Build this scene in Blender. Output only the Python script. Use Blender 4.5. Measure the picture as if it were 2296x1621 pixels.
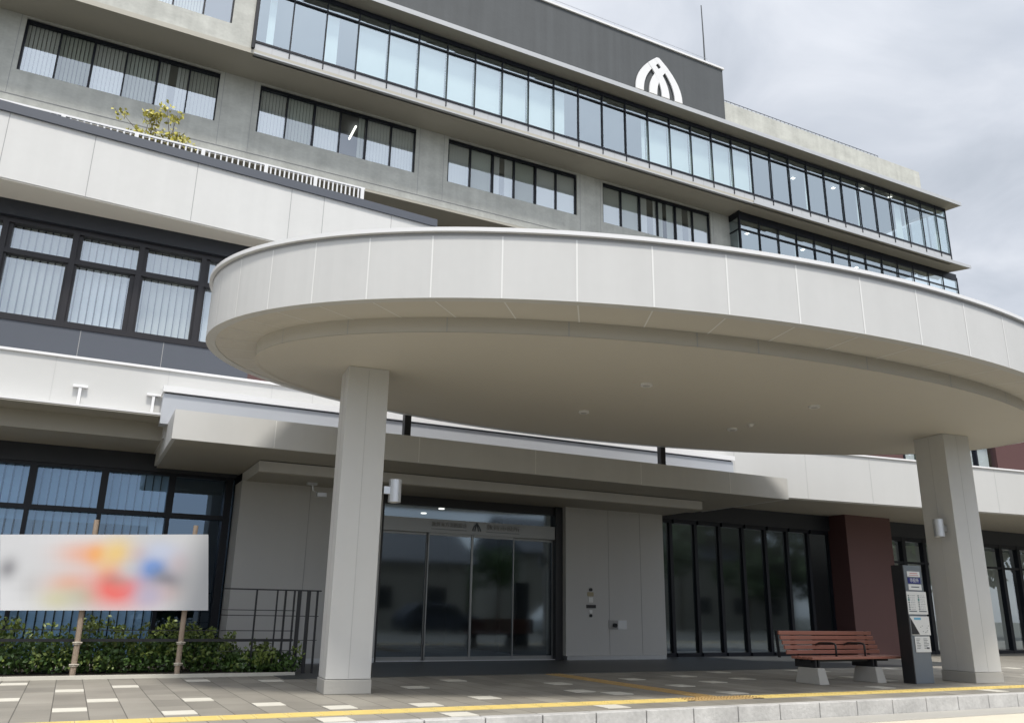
import bpy, bmesh, math, random
from mathutils import Vector, Matrix
random.seed(7)
S = bpy.context.scene
for o in list(bpy.data.objects): bpy.data.objects.remove(o)
R = math.radians

# ---------------- camera ----------------
YAW, PITCH, ROLL = .47032, .292316, .017334
EYE = Vector((0, 0, 1.0))
fw = Vector((math.sin(YAW)*math.cos(PITCH), math.cos(YAW)*math.cos(PITCH), math.sin(PITCH)))
r0 = Vector((math.cos(YAW), -math.sin(YAW), 0)); u0 = r0.cross(fw)
rt = r0*math.cos(ROLL)+u0*math.sin(ROLL); up = -r0*math.sin(ROLL)+u0*math.cos(ROLL)
cd = bpy.data.cameras.new('camera'); cam = bpy.data.objects.new('camera', cd); S.collection.objects.link(cam)
cd.sensor_width = 36; cd.lens = 1852.9/2296*36; cd.clip_end = 2000; cd.clip_start = .05
cam.matrix_world = Matrix(((rt.x, up.x, -fw.x, EYE.x), (rt.y, up.y, -fw.y, EYE.y), (rt.z, up.z, -fw.z, EYE.z), (0, 0, 0, 1)))
S.camera = cam

# ---------------- light ----------------
SUN_EL, SUN_DIR = R(62), Vector((-.12, -.99, 0)).normalized()
S.view_settings.view_transform = 'Standard'; S.view_settings.look = 'None'
S.view_settings.exposure = .27; S.view_settings.gamma = 1
W = bpy.data.worlds.new("World"); S.world = W; W.use_nodes = True
nt = W.node_tree; nt.nodes.clear()
def wn(t, **k):
    n = nt.nodes.new(t)
    for a, v in k.items(): setattr(n, a, v)
    return n
def ml(a, op, b, tree=None, clamp=False):
    tr = tree or nt
    n = tr.nodes.new('ShaderNodeMath'); n.operation = op; n.use_clamp = clamp
    for i, x in enumerate((a, b)):
        if isinstance(x, (int, float)): n.inputs[i].default_value = x
        else: tr.links.new(x, n.inputs[i])
    return n.outputs[0]
sky = wn('ShaderNodeTexSky', sky_type='NISHITA', sun_disc=False, sun_elevation=SUN_EL,
         sun_rotation=math.atan2(SUN_DIR.x, SUN_DIR.y))
tc = wn('ShaderNodeTexCoord'); sep = wn('ShaderNodeSeparateXYZ'); nt.links.new(tc.outputs['Generated'], sep.inputs[0])
zc = ml(ml(sep.outputs[2], 'MAXIMUM', 0.0), 'ADD', .25)
cmb = wn('ShaderNodeCombineXYZ')
nt.links.new(ml(sep.outputs[0], 'DIVIDE', zc), cmb.inputs[0]); nt.links.new(ml(sep.outputs[1], 'DIVIDE', zc), cmb.inputs[1])
n1 = wn('ShaderNodeTexNoise'); n1.inputs['Scale'].default_value = 1.5; n1.inputs['Detail'].default_value = 5; n1.inputs['Roughness'].default_value = .5
nt.links.new(cmb.outputs[0], n1.inputs['Vector'])
n2 = wn('ShaderNodeTexNoise'); n2.inputs['Scale'].default_value = 3.6; n2.inputs['Detail'].default_value = 6; n2.inputs['Roughness'].default_value = .55; n2.inputs['Distortion'].default_value = .5
nt.links.new(cmb.outputs[0], n2.inputs['Vector'])
side = ml(ml(ml(sep.outputs[0], 'MULTIPLY', ml(sep.outputs[1], 'MAXIMUM', 0.0)), 'MULTIPLY', -1.15), 'ADD', .52)       # thicker, greyer cloud to the east
v = ml(ml(ml(n1.outputs[0], 'MULTIPLY', 1.0), 'ADD', ml(n2.outputs[0], 'MULTIPLY', .95)), 'SUBTRACT', .62)
v = ml(ml(v, 'ADD', side), 'MULTIPLY', 1.0, clamp=True)
cr = wn('ShaderNodeValToRGB'); nt.links.new(v, cr.inputs[0])
cr.color_ramp.elements[0].position = .10; cr.color_ramp.elements[0].color = (.44, .485, .55, 1)
cr.color_ramp.elements[1].position = .85; cr.color_ramp.elements[1].color = (.86, .885, .94, 1)
e = cr.color_ramp.elements.new(.45); e.color = (.61, .65, .72, 1)
bg1 = wn('ShaderNodeBackground'); nt.links.new(sky.outputs[0], bg1.inputs[0]); bg1.inputs[1].default_value = .12
bg2 = wn('ShaderNodeBackground'); nt.links.new(cr.outputs[0], bg2.inputs[0]); 
sv = (SUN_DIR.x*math.cos(SUN_EL), SUN_DIR.y*math.cos(SUN_EL), math.sin(SUN_EL))     # thin cloud glows round the sun
dt = wn('ShaderNodeVectorMath', operation='DOT_PRODUCT'); nt.links.new(tc.outputs['Generated'], dt.inputs[0]); dt.inputs[1].default_value = sv
sf = ml(ml(dt.outputs['Value'], 'MAXIMUM', 0.0), 'POWER', 2.2)
nt.links.new(ml(ml(sf, 'MULTIPLY', .9), 'ADD', .90), bg2.inputs[1])
# broken cloud behind the photographer lets blue through
cov = ml(ml(sep.outputs[1], 'MULTIPLY', .9), 'ADD', ml(n1.outputs[0], 'MULTIPLY', 1.4))
cov = ml(ml(cov, 'ADD', .0), 'MAXIMUM', .72)
mx = wn('ShaderNodeMixShader'); nt.links.new(ml(cov, 'MINIMUM', .96), mx.inputs[0])
nt.links.new(bg1.outputs[0], mx.inputs[1]); nt.links.new(bg2.outputs[0], mx.inputs[2])
wo = wn('ShaderNodeOutputWorld'); nt.links.new(mx.outputs[0], wo.inputs[0])

sl = bpy.data.lights.new('sun', 'SUN'); sl.energy = 2.8; sl.angle = R(7); sl.color = (1, .95, .87)
so = bpy.data.objects.new('sun', sl); S.collection.objects.link(so)
sd = Vector((SUN_DIR.x*math.cos(SUN_EL), SUN_DIR.y*math.cos(SUN_EL), math.sin(SUN_EL)))
so.rotation_euler = (-sd).to_track_quat('-Z', 'Y').to_euler(); so.location = (-20, -30, 40)

# ---------------- helpers ----------------
PXF = 1852.9
def ray(x, y): return fw*PXF + rt*(x-1148) - up*(y-810.5)
def at(x, y, ax, val):
    d = ray(x, y); i = 'XYZ'.index(ax); return EYE + d*((val-EYE[i])/d[i])

class MB:
    def __init__(s): s.v = []; s.f = []
    def add(s, vs, fs):
        b = len(s.v); s.v += [tuple(p) for p in vs]; s.f += [tuple(b+i for i in f) for f in fs]; return s
    def box(s, x0, x1, y0, y1, z0, z1, fn=None):
        vs = [(x, y, z) for x in (x0, x1) for y in (y0, y1) for z in (z0, z1)]
        if fn: vs = [fn(*p) for p in vs]
        return s.add(vs, [(0, 1, 3, 2), (4, 6, 7, 5), (0, 4, 5, 1), (2, 3, 7, 6), (0, 2, 6, 4), (1, 5, 7, 3)])
    def quad(s, *p): return s.add(p, [tuple(range(len(p)))])
    def prism(s, pts, z0, z1):               # plan outline, extruded upward
        n = len(pts)
        s.add([(x, y, z0) for x, y in pts]+[(x, y, z1) for x, y in pts],
              [tuple(range(n))[::-1], tuple(range(n, 2*n))]+[(i, (i+1) % n, n+(i+1) % n, n+i) for i in range(n)]); return s
    def slab(s, pts, y0, y1):                # elevation outline (x, z), extruded in depth
        n = len(pts)
        s.add([(x, y0, z) for x, z in pts]+[(x, y1, z) for x, z in pts],
              [tuple(range(n)), tuple(range(n, 2*n))[::-1]]+[(i, n+i, n+(i+1) % n, (i+1) % n) for i in range(n)]); return s
    def tube(s, path, r, n=8, r2=None):
        P = [Vector(p) for p in path]; m = len(P); rings = []
        for i, p in enumerate(P):
            d = (P[min(i+1, m-1)]-P[max(i-1, 0)]).normalized()
            a = d.orthogonal().normalized() if abs(d.z) > .9 else d.cross(Vector((0, 0, 1))).normalized()
            c = d.cross(a); rr = r if r2 is None else r+(r2-r)*i/(m-1)
            rings += [p+(a*math.cos(t)+c*math.sin(t))*rr for t in [2*math.pi*k/n for k in range(n)]]
        fs = [(i*n+k, i*n+(k+1) % n, (i+1)*n+(k+1) % n, (i+1)*n+k) for i in range(m-1) for k in range(n)]
        fs += [tuple(range(n))[::-1], tuple(range((m-1)*n, m*n))]
        return s.add(rings, fs)

def link(name, me, parent):
    o = bpy.data.objects.new(name, me); S.collection.objects.link(o)
    if parent: o.parent = parent
    return o
def org(p):
    v = Vector((0, 0, 0))
    while p: v += p.location; p = p.parent
    return v
def obj(name, mb, mat, parent=None, smooth=False, bevel=0, kind=None, label=None, cat=None, group=None):
    me = bpy.data.meshes.new(name)
    g = org(parent)
    me.from_pydata([(x-g.x, y-g.y, z-g.z) for x, y, z in mb.v], [], mb.f)
    bm = bmesh.new(); bm.from_mesh(me); bmesh.ops.recalc_face_normals(bm, faces=bm.faces); bm.to_mesh(me); bm.free()
    me.materials.append(mat)
    if smooth:
        for p in me.polygons: p.use_smooth = True
    o = link(name, me, parent)
    if bevel:
        b = o.modifiers.new('bevel', 'BEVEL'); b.width = bevel; b.segments = 2; b.limit_method = 'ANGLE'
    tag(o, label, cat, group, kind); return o
def seam(o, mb, m):      # surface pattern joined into its part's own mesh, with its own material slot
    g = org(o.parent); me = o.data; bm = bmesh.new(); bm.from_mesh(me); k = len(me.materials); me.materials.append(m)
    vs = [bm.verts.new((x-g.x, y-g.y, z-g.z)) for x, y, z in mb.v]
    for f in mb.f:
        q = bm.faces.new([vs[i] for i in f]); q.material_index = k
    bm.to_mesh(me); bm.free()
def tag(o, label=None, cat=None, group=None, kind=None):
    for k, v in (('label', label), ('category', cat), ('group', group), ('kind', kind)):
        if v: o[k] = v
    return o
def thing(name, label, cat, loc, group=None):
    o = bpy.data.objects.new(name, None); S.collection.objects.link(o); o.location = loc
    o.empty_display_size = .2
    return tag(o, label, cat, group)
def text(name, s, loc, size, mat, parent, width=None, ext=.003, rz=0):
    cu = bpy.data.curves.new(name, 'FONT'); cu.body = s; cu.size = size; cu.extrude = ext; cu.align_x = 'CENTER'; cu.align_y = 'CENTER'
    t = bpy.data.objects.new(name+'_tmp', cu); S.collection.objects.link(t)
    bpy.context.view_layer.update()
    me = bpy.data.meshes.new_from_object(t.evaluated_get(bpy.context.evaluated_depsgraph_get()))
    bpy.data.objects.remove(t)
    g = org(parent)
    xs = [v.co.x for v in me.vertices] or [0, 1]; k = width/(max(xs)-min(xs)) if width else 1
    me.transform(Matrix.Translation(Vector(loc)-g) @ Matrix.Rotation(rz, 4, 'Z') @ Matrix.Rotation(R(90), 4, 'X') @ Matrix.Diagonal((k, 1, 1, 1)))
    me.materials.clear(); me.materials.append(mat)
    return link(name, me, parent)

# ---------------- materials ----------------
def mat(name, col, rough=.5, metal=0, noise=0, nscale=3, streak=0, bump=0, bscale=30, spec=.5, stretch=(1, 1, 1), emit=None):
    m = bpy.data.materials.new(name); m.use_nodes = True; t = m.node_tree; b = t.nodes['Principled BSDF']
    b.inputs['Roughness'].default_value = rough; b.inputs['Metallic'].default_value = metal
    b.inputs['Specular IOR Level'].default_value = spec
    b.inputs['Base Color'].default_value = (*col, 1)
    if emit: b.inputs['Emission Color'].default_value = (*emit[0], 1); b.inputs['Emission Strength'].default_value = emit[1]
    c = t.nodes.new('ShaderNodeNewGeometry')
    fac = None
    def nz(scale, st=(1, 1, 1), det=5):
        mp = t.nodes.new('ShaderNodeMapping'); mp.inputs['Scale'].default_value = st; t.links.new(c.outputs['Position'], mp.inputs[0])
        n = t.nodes.new('ShaderNodeTexNoise'); n.inputs['Scale'].default_value = scale; n.inputs['Detail'].default_value = det
        t.links.new(mp.outputs[0], n.inputs['Vector']); return n.outputs[0]
    if noise:
        fac = ml(ml(nz(nscale, stretch), 'SUBTRACT', .5, t), 'MULTIPLY', noise*2, t)
        fac = ml(fac, 'ADD', ml(ml(nz(nscale*7, stretch), 'SUBTRACT', .5, t), 'MULTIPLY', noise*.9, t), t)
    if streak:
        s2 = ml(ml(nz(1.0, (3.2, 3.2, .12), 6), 'SUBTRACT', .5, t), 'MULTIPLY', streak*2, t)
        fac = s2 if fac is None else ml(fac, 'ADD', s2, t)
    if fac is not None:
        f1 = ml(fac, 'ADD', 1.0, t)
        mxn = t.nodes.new('ShaderNodeVectorMath'); mxn.operation = 'SCALE'; mxn.inputs[0].default_value = col
        t.links.new(f1, mxn.inputs['Scale']); t.links.new(mxn.outputs[0], b.inputs['Base Color'])
    if bump:
        bp = t.nodes.new('ShaderNodeBump'); bp.inputs['Strength'].default_value = bump; bp.inputs['Distance'].default_value = .02
        t.links.new(nz(bscale), bp.inputs['Height']); t.links.new(bp.outputs[0], b.inputs['Normal'])
    return m
def glass(name, tint, refl, rcol=(.9, .95, 1), rough=.012, wav=.0012):
    m = bpy.data.materials.new(name); m.use_nodes = True; t = m.node_tree; t.nodes.clear()
    tr = t.nodes.new('ShaderNodeBsdfTransparent'); tr.inputs[0].default_value = (*tint, 1)
    gl = t.nodes.new('ShaderNodeBsdfGlossy'); gl.inputs[0].default_value = (*rcol, 1); gl.inputs['Roughness'].default_value = rough
    lw = t.nodes.new('ShaderNodeLayerWeight'); lw.inputs[0].default_value = .5
    g = t.nodes.new('ShaderNodeNewGeometry')
    n = t.nodes.new('ShaderNodeTexNoise'); n.inputs['Scale'].default_value = .7; t.links.new(g.outputs['Position'], n.inputs['Vector'])
    bp = t.nodes.new('ShaderNodeBump'); bp.inputs['Strength'].default_value = wav; bp.inputs['Distance'].default_value = .3
    t.links.new(n.outputs[0], bp.inputs['Height']); t.links.new(bp.outputs[0], gl.inputs['Normal'])
    mx = t.nodes.new('ShaderNodeMixShader'); t.links.new(ml(ml(ml(lw.outputs['Facing'], 'POWER', 5.0, t), 'MULTIPLY', .85, t), 'ADD', refl+.035, t, True), mx.inputs[0])
    t.links.new(tr.outputs[0], mx.inputs[1]); t.links.new(gl.outputs[0], mx.inputs[2])
    o = t.nodes.new('ShaderNodeOutputMaterial'); t.links.new(mx.outputs[0], o.inputs[0]); return m
M = dict(
 soffd=mat('shaded_soffit_panel', (.38, .36, .31), .6, noise=.05, nscale=.8),  # darker soffit copy, the deep shade is put into its colour
 gtowerb=glass('tower_glass_screened', (.80, .84, .82), .22, (.80, .86, .92)),
 white=mat('white_panel', (.60, .60, .585), .55, noise=.05, nscale=1.1, streak=.055),
 white2=mat('white_panel_bright', (.56, .56, .545), .42, noise=.03, nscale=.9, streak=.025),
 wallg=mat('grey_entrance_panel', (.50, .50, .49), .45, noise=.03, nscale=1.2, streak=.03),
 joint=mat('panel_joint_sealant', (.50, .50, .49), .6),
 jointl=mat('pale_joint_trim', (.80, .80, .78), .5),
 jointd=mat('dark_joint', (.33, .33, .33), .7),
 soffit=mat('soffit_panel', (.60, .57, .505), .55, noise=.03, nscale=.6),  # white panel, warm light bounced off the ground put into its colour
 trim=mat('white_trim', (.78, .78, .78), .3),
 silver=mat('silver_metal_sheet', (.50, .52, .55), .35, metal=.25, noise=.03, nscale=2),
 conc=mat('board_marked_concrete', (.50, .505, .465), .8, noise=.30, nscale=1.0, streak=.20, bump=.25, bscale=12, stretch=(1, 1, 1.7)),
 concs=mat('smooth_concrete', (.42, .41, .38), .8, noise=.08, nscale=1.5, bump=.15, bscale=20),
 tsoff=mat('tower_soffit', (.44, .42, .36), .7, noise=.04, nscale=.4),
 spand=mat('spandrel_metal', (.47, .485, .50), .4, noise=.05, nscale=.8, streak=.05),
 dark=mat('dark_grey_render', (.076, .083, .088), .75, noise=.12, nscale=.7, streak=.22, bump=.2, bscale=8),
 dsteel=mat('dull_steel', (.30, .31, .31), .35, metal=.6),
 navy=mat('navy_grey_panel', (.076, .085, .104), .45, noise=.05, nscale=.7),
 navyd=mat('dark_navy_panel', (.014, .017, .024), .5, noise=.08, nscale=.7),
 frame=mat('black_window_frame', (.008, .010, .016), .4, spec=.3),
 bronze=mat('dark_bronze_frame', (.018, .017, .020), .4, spec=.35),
 brown=mat('maroon_wall', (.088, .040, .038), .6, noise=.05, nscale=1.2, streak=.06),
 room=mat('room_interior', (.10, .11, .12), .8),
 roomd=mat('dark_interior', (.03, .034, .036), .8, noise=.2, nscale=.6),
 blind=mat('blind_fabric', (.88, .90, .85), .8, noise=.03, nscale=2),
 blindw=mat('white_roller_blind', (.86, .91, .89), .8, noise=.04, nscale=.4),
 blindg=mat('grey_blind_fabric', (.68, .70, .63), .8, noise=.05, nscale=2),
 glow=mat('lamp_glow', (.8, .8, .8), .5, emit=((1, .97, .9), 3.0)),
 gtower=glass('tower_glass', (.92, .95, .95), .36, (.88, .95, 1)),
 gcurt=glass('curtain_wall_glass', (.86, .95, .95), .38, (.84, .95, 1)),
 gpod=glass('podium_glass', (.95, .98, 1), .27, (.85, .93, 1)),
 gblue=glass('blue_tinted_glass', (.55, .72, .92), .14, (.52, .72, 1)),
 gdoor=glass('entrance_glass', (.44, .47, .47), .16, (.70, .84, .96), .055, wav=.001),
 steel=mat('brushed_steel', (.62, .64, .66), .28, metal=.85, noise=.04, nscale=20, stretch=(1, 1, .1)),
 alum=mat('aluminium_lamp_body', (.60, .62, .65), .33, metal=.55),
 black=mat('black_painted_steel', (.018, .019, .022), .4),
 wood=mat('weathered_stake_wood', (.30, .235, .18), .8, noise=.2, nscale=10, stretch=(2, 2, .3), bump=.4, bscale=40),
 bench=mat('reddish_brown_slats', (.38, .16, .115), .5, noise=.13, nscale=8, stretch=(.15, 2, 2), bump=.1, bscale=60),
 rope=mat('pale_rope', (.55, .5, .42), .8),
 soil=mat('dark_soil', (.035, .028, .02), .95, noise=.3, nscale=8, bump=.6, bscale=25),
 gnd=mat('dull_ground', (.11, .11, .09), .9, noise=.2, nscale=.2),
 tar=mat('worn_asphalt', (.10, .098, .09), .85, noise=.12, nscale=1, bump=.3, bscale=60),
 asph=mat('sunlit_concrete_road', (.66, .61, .50), .85, noise=.08, nscale=2, bump=.3, bscale=60),  # pale warm colour carries the sunlight on the nearest road strip
 kerb=mat('granite_kerb', (.48, .475, .46), .75, noise=.42, nscale=3, bump=.3, bscale=30),
 pale=mat('pale_paver', (.60, .58, .51), .75, noise=.07, nscale=6),
 tact=mat('yellow_tactile_tile', (.68, .54, .20), .65, noise=.06, nscale=6),
 tacto=mat('shade_muted_tactile_tile', (.46, .32, .14), .7, noise=.08, nscale=6),  # ochre strip, its colour muted to carry the shade it lies in
 mat_=mat('dark_floor_tile', (.060, .064, .066), .5, noise=.10, nscale=4),
 green=mat('shrub_leaf', (.062, .118, .026), .45, noise=.35, nscale=3),
 green2=mat('young_shrub_leaf', (.15, .20, .045), .45, noise=.3, nscale=4),
 ylw=mat('yellow_green_leaf', (.46, .42, .08), .5, noise=.25, nscale=3),
 bark=mat('bark', (.12, .09, .06), .9, noise=.2, nscale=6),
 paper=mat('printed_paper', (.74, .75, .74), .5),
 totem=mat('slate_grey_metal', (.17, .195, .22), .42, noise=.04, nscale=2),
 ink=mat('printed_ink', (.10, .12, .14), .6), letter=mat('grey_lettering', (.20, .20, .19), .6), inkb=mat('blue_ink', (.16, .42, .62), .5), inkr=mat('red_ink', (.55, .16, .18), .5),
 navyp=mat('navy_print', (.025, .035, .20), .4), teal=mat('teal_ink', (.10, .26, .25), .5),
 tile=mat('dark_roof_tile', (.06, .065, .075), .5, noise=.1, nscale=3), cream=mat('house_render', (.42, .39, .33), .8, noise=.05),
 carp=mat('white_car_paint', (.6, .62, .63), .25), tyre=mat('rubber', (.02, .02, .02), .8),
 cardk=mat('dark_car_paint', (.05, .06, .08), .25),
)
# board lines on the concrete, expansion grid in pavers
def pavers():
    m = bpy.data.materials.new('grey_pavers'); m.use_nodes = True; t = m.node_tree; b = t.nodes['Principled BSDF']
    g = t.nodes.new('ShaderNodeNewGeometry'); s = t.nodes.new('ShaderNodeSeparateXYZ'); t.links.new(g.outputs['Position'], s.inputs[0])
    fx = ml(ml(s.outputs[0], 'ADD', 30.87), 'DIVIDE', .315, t) if 0 else ml(s.outputs[0], 'DIVIDE', .315, t)
    fy = ml(s.outputs[1], 'DIVIDE', .63, t)
    cellx = ml(fx, 'FLOOR', 0, t)
    odd = ml(ml(cellx, 'MODULO', 2.0, t), 'MULTIPLY', .5, t); fy2 = ml(fy, 'ADD', odd, t)
    celly = ml(fy2, 'FLOOR', 0, t)
    def edge(f, w):
        fr = ml(f, 'FRACT', 0, t); a = ml(ml(fr, 'SUBTRACT', .5, t), 'ABSOLUTE', 0, t); return ml(a, 'GREATER_THAN', .5-w, t)
    ln = ml(edge(fx, .016), 'MAXIMUM', ml(edge(fy2, .006), 'MULTIPLY', .6, t), t)
    wnz = t.nodes.new('ShaderNodeTexWhiteNoise'); wnz.noise_dimensions = '2D'
    cb = t.nodes.new('ShaderNodeCombineXYZ'); t.links.new(cellx, cb.inputs[0]); t.links.new(celly, cb.inputs[1]); t.links.new(cb.outputs[0], wnz.inputs['Vector'])
    n = t.nodes.new('ShaderNodeTexNoise'); n.inputs['Scale'].default_value = 1.5; n.inputs['Detail'].default_value = 6; t.links.new(g.outputs['Position'], n.inputs['Vector'])
    n2 = t.nodes.new('ShaderNodeTexNoise'); n2.inputs['Scale'].default_value = 90; t.links.new(g.outputs['Position'], n2.inputs['Vector'])
    val = ml(ml(ml(wnz.outputs[0], 'MULTIPLY', .30, t), 'ADD', ml(n.outputs[0], 'MULTIPLY', .60, t), t), 'ADD', ml(n2.outputs[0], 'MULTIPLY', .25, t), t)
    val = ml(val, 'ADD', .42, t)
    val = ml(val, 'MULTIPLY', ml(1.0, 'SUBTRACT', ml(ln, 'MULTIPLY', .6, t), t), t)
    vm = t.nodes.new('ShaderNodeVectorMath'); vm.operation = 'SCALE'; vm.inputs[0].default_value = (.262, .246, .212)
    t.links.new(val, vm.inputs['Scale']); t.links.new(vm.outputs[0], b.inputs['Base Color']); b.inputs['Roughness'].default_value = .62
    bp = t.nodes.new('ShaderNodeBump'); bp.inputs['Strength'].default_value = .25; bp.inputs['Distance'].default_value = .004
    t.links.new(ml(n2.outputs[0], 'SUBTRACT', ln, t), bp.inputs['Height']); t.links.new(bp.outputs[0], b.inputs['Normal'])
    return m
M['pav'] = pavers()
def banner_mat():
    m = bpy.data.materials.new('banner_print'); m.use_nodes = True; t = m.node_tree; b = t.nodes['Principled BSDF']
    tc = t.nodes.new('ShaderNodeTexCoord'); s = t.nodes.new('ShaderNodeSeparateXYZ'); t.links.new(tc.outputs['Object'], s.inputs[0])
    base = t.nodes.new('ShaderNodeRGB'); base.outputs[0].default_value = (.62, .63, .65, 1); cur = base.outputs[0]
    # soft blots: centre x, centre z (banner coordinates, u 0..1, v 0..1), radii, colour, amount
    U = lambda px: (px-0)/1609.; V = lambda py: 1-(py-165)/590.
    blots = [(0, 430, 45, 60, (.20, .20, .22), .8), (180, 560, 60, 70, (.45, .46, .47), .5), (520, 290, 120, 70, (.72, .42, .33), .9), (640, 290, 60, 60, (.80, .33, .10), .9),
             (800, 300, 90, 110, (.78, .56, .20), 1), (760, 420, 60, 80, (.72, .55, .25), .6), (470, 540, 110, 70, (.72, .42, .32), .9), (400, 660, 90, 60, (.60, .58, .38), .8),
             (600, 630, 90, 60, (.42, .56, .42), .8), (850, 560, 150, 110, (.78, .16, .14), 1.15), (830, 490, 70, 40, (.42, .20, .16), .6), (930, 400, 80, 70, (.50, .58, .60), .7), (990, 270, 60, 50, (.62, .45, .38), .7),
             (1110, 390, 80, 90, (.16, .30, .66), 1.1), (1160, 240, 100, 60, (.56, .62, .78), .8), (1220, 490, 90, 70, (.17, .19, .23), 1), (1210, 590, 90, 60, (.66, .50, .46), .7), (1100, 620, 90, 80, (.42, .40, .55), .8),
             (1310, 340, 60, 80, (.58, .48, .52), .6)]
    for cx, cz, rx, rz, c, a in blots:
        dx = ml(ml(s.outputs[0], 'SUBTRACT', U(cx), t), 'DIVIDE', rx*1.55/1609., t); dz = ml(ml(s.outputs[2], 'SUBTRACT', V(cz), t), 'DIVIDE', rz*1.45/590., t)
        d = ml(ml(dx, 'MULTIPLY', dx, t), 'ADD', ml(dz, 'MULTIPLY', dz, t), t)
        f = ml(ml(2.718, 'POWER', ml(d, 'MULTIPLY', -1.0, t), t), 'MULTIPLY', a, t, True)
        mx = t.nodes.new('ShaderNodeMix'); mx.data_type = 'RGBA'; t.links.new(f, mx.inputs[0]); t.links.new(cur, mx.inputs[6]); mx.inputs[7].default_value = (*c, 1); cur = mx.outputs[2]
    t.links.new(cur, b.inputs['Base Color']); b.inputs['Roughness'].default_value = .7
    return m
M['banner'] = banner_mat()

# ================= ground =================
obj('ground', MB().box(-300, 300, -300, 300, -.5, -.19), M['gnd'], kind='structure')
obj('road', MB().box(-60, 90, -6, 6.4, -.4, -.17), M['tar'], kind='structure')
obj('road_shoulder', MB().box(-60, 90, 6.4, 7.745, -.4, -.165), M['asph'], kind='structure')
obj('sidewalk', MB().box(-40, 70, 7.90, 60, -.4, 0), M['pav'], kind='structure')
kb = MB()
for i in range(-60, 110):
    x = i*.63-.05
    kb.box(x, x+.618, 7.75, 7.895, -.4, .012)
obj('kerb', kb, M['kerb'], kind='structure', bevel=.008)
obj('road_gutter', MB().box(-40, 70, 7.25, 7.745, -.45, -.155), M['concs'], kind='structure')
obj('porch_paving', MB().box(2.9, 18.5, 12.75, 17.5, -.1, .006), M['mat_'], kind='structure')
tp = MB()
for i in range(-6, 120):
    if 6.72 < .8+i*.302 < 7.7: continue
    tp.box(.8+i*.302, .8+i*.302+.297, 8.45, 8.75, -.01, .008)
    for j in range(4): tp.box(.83+i*.302, .8+i*.302+.27, 8.485+j*.065, 8.51+j*.065, .008, .013)
obj('tactile_paving', tp, M['tact'], kind='structure')
tq = MB()
for i in range(13):
    y = 8.76+i*.302
    x = 7.32-.0*i
    tq.box(x-.15, x+.15, y, y+.297, -.01, .008)
    for j in range(4): tq.box(x-.12+j*.065, x-.095+j*.065, y+.02, y+.277, .008, .013)
for gx in range(4):
    for gy in range(2):
        x = 6.72+gx*.302-.0; y = 8.30+gy*.302
        if gy == 0: y = 8.45
        else: continue
        tq.box(x, x+.297, y, y+.297, -.01, .009)
        for a in range(5):
            for b in range(5): tq.box(x+.03+a*.055, x+.05+a*.055, y+.03+b*.055, y+.05+b*.055, .009, .016)
obj('tactile_branch', tq, M['tacto'], kind='structure')
pv = MB(); spots = [(-.04, 11.6), (.31, 10.36), (0, 9.54), (.63, 12.0), (.95, 8.98), (1.28, 10.15), (1.61, 12.68), (-.63, 12.7), (-.63, 10.7), (2.6, 12.4), (1.95, 9.45),
  (6.4, 10.9), (7.9, 11.3), (9.25, 11.6), (7.75, 10.1), (8.85, 10.5), (6.35, 9.4), (5.85, 9.8), (8.0, 9.0), (9.8, 10.9), (2.5, 8.95), (3.5, 8.9), (3.6, 8.0), (2.2, 8.0), (4.5, 9.4), (5.2, 8.1), (10.6, 9.0), (11.2, 10.7), (12.4, 11.9), (4.2, 10.9), (5.0, 11.8), (10.4, 12.2)]
for x, y in spots:
    x = round(x/.315)*.315
    pv.box(x+.006, x+.309, y, y+.31, -.01, .005)
for k in range(150):
    x = random.randrange(-50, 130)*.315; y = 8.0+random.random()*4.4
    if -1.2 < x < 11.5 or 8.3 < y < 8.8: continue
    pv.box(x+.006, x+.309, y, y+.31, -.01, .005)
obj('pale_paving', pv, M['pale'], kind='structure')

# ================= tower =================
T = thing('office_building', 'tall grey concrete office block with long bands of black-framed glazing and a white arch emblem', 'building', (16, 30, 0))
Y0 = 30.0
ZB, ZSOF, SILL0, HEAD0 = 17.5, 21.01, 18.79, 20.93
groups = [-20.5, -12.45, -4.36, 3.80, 11.93, 20.0]
GW = 6.62
# concrete wall round the windows
cw = MB()
xs = [-30]
for g in groups: xs += [g, g+GW]
xs.append(27.9)
cw.box(-30, 27.9, Y0, Y0+.35, ZB, SILL0)
cw.box(-30, 27.9, Y0, Y0+.35, HEAD0, ZSOF)
for i in range(0, len(xs), 2): cw.box(xs[i], xs[i+1], Y0, Y0+.35, SILL0, HEAD0)
w1 = obj('concrete_wall', cw, M['conc'], T)
jm = MB()
for g in groups:
    for xx in (g+GW+.16, g+GW+1.30): jm.box(xx, xx+.02, Y0-.004, Y0+.02, ZB+.3, ZSOF)
jm.box(-30, 27.9, Y0-.012, Y0+.02, ZB+.28, ZB+.31)
seam(w1, jm, M['jointd'])
def vblind(x0, x1, z0, z1, y, pitch=.1, tw=.05, gap=None):
    b = MB(); n = max(2, int((x1-x0)/pitch)); p = (x1-x0)/n
    for i in range(n):
        if gap and gap[0] < (i+.5)/n < gap[1]: continue
        a = x0+i*p
        b.quad((a, y+tw, z0), (a+p*.82, y-tw*.3, z0), (a+p*.82, y-tw*.3, z1), (a, y+tw, z1))
    return b
bl_cols = ['blind', 'blindg']
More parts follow.
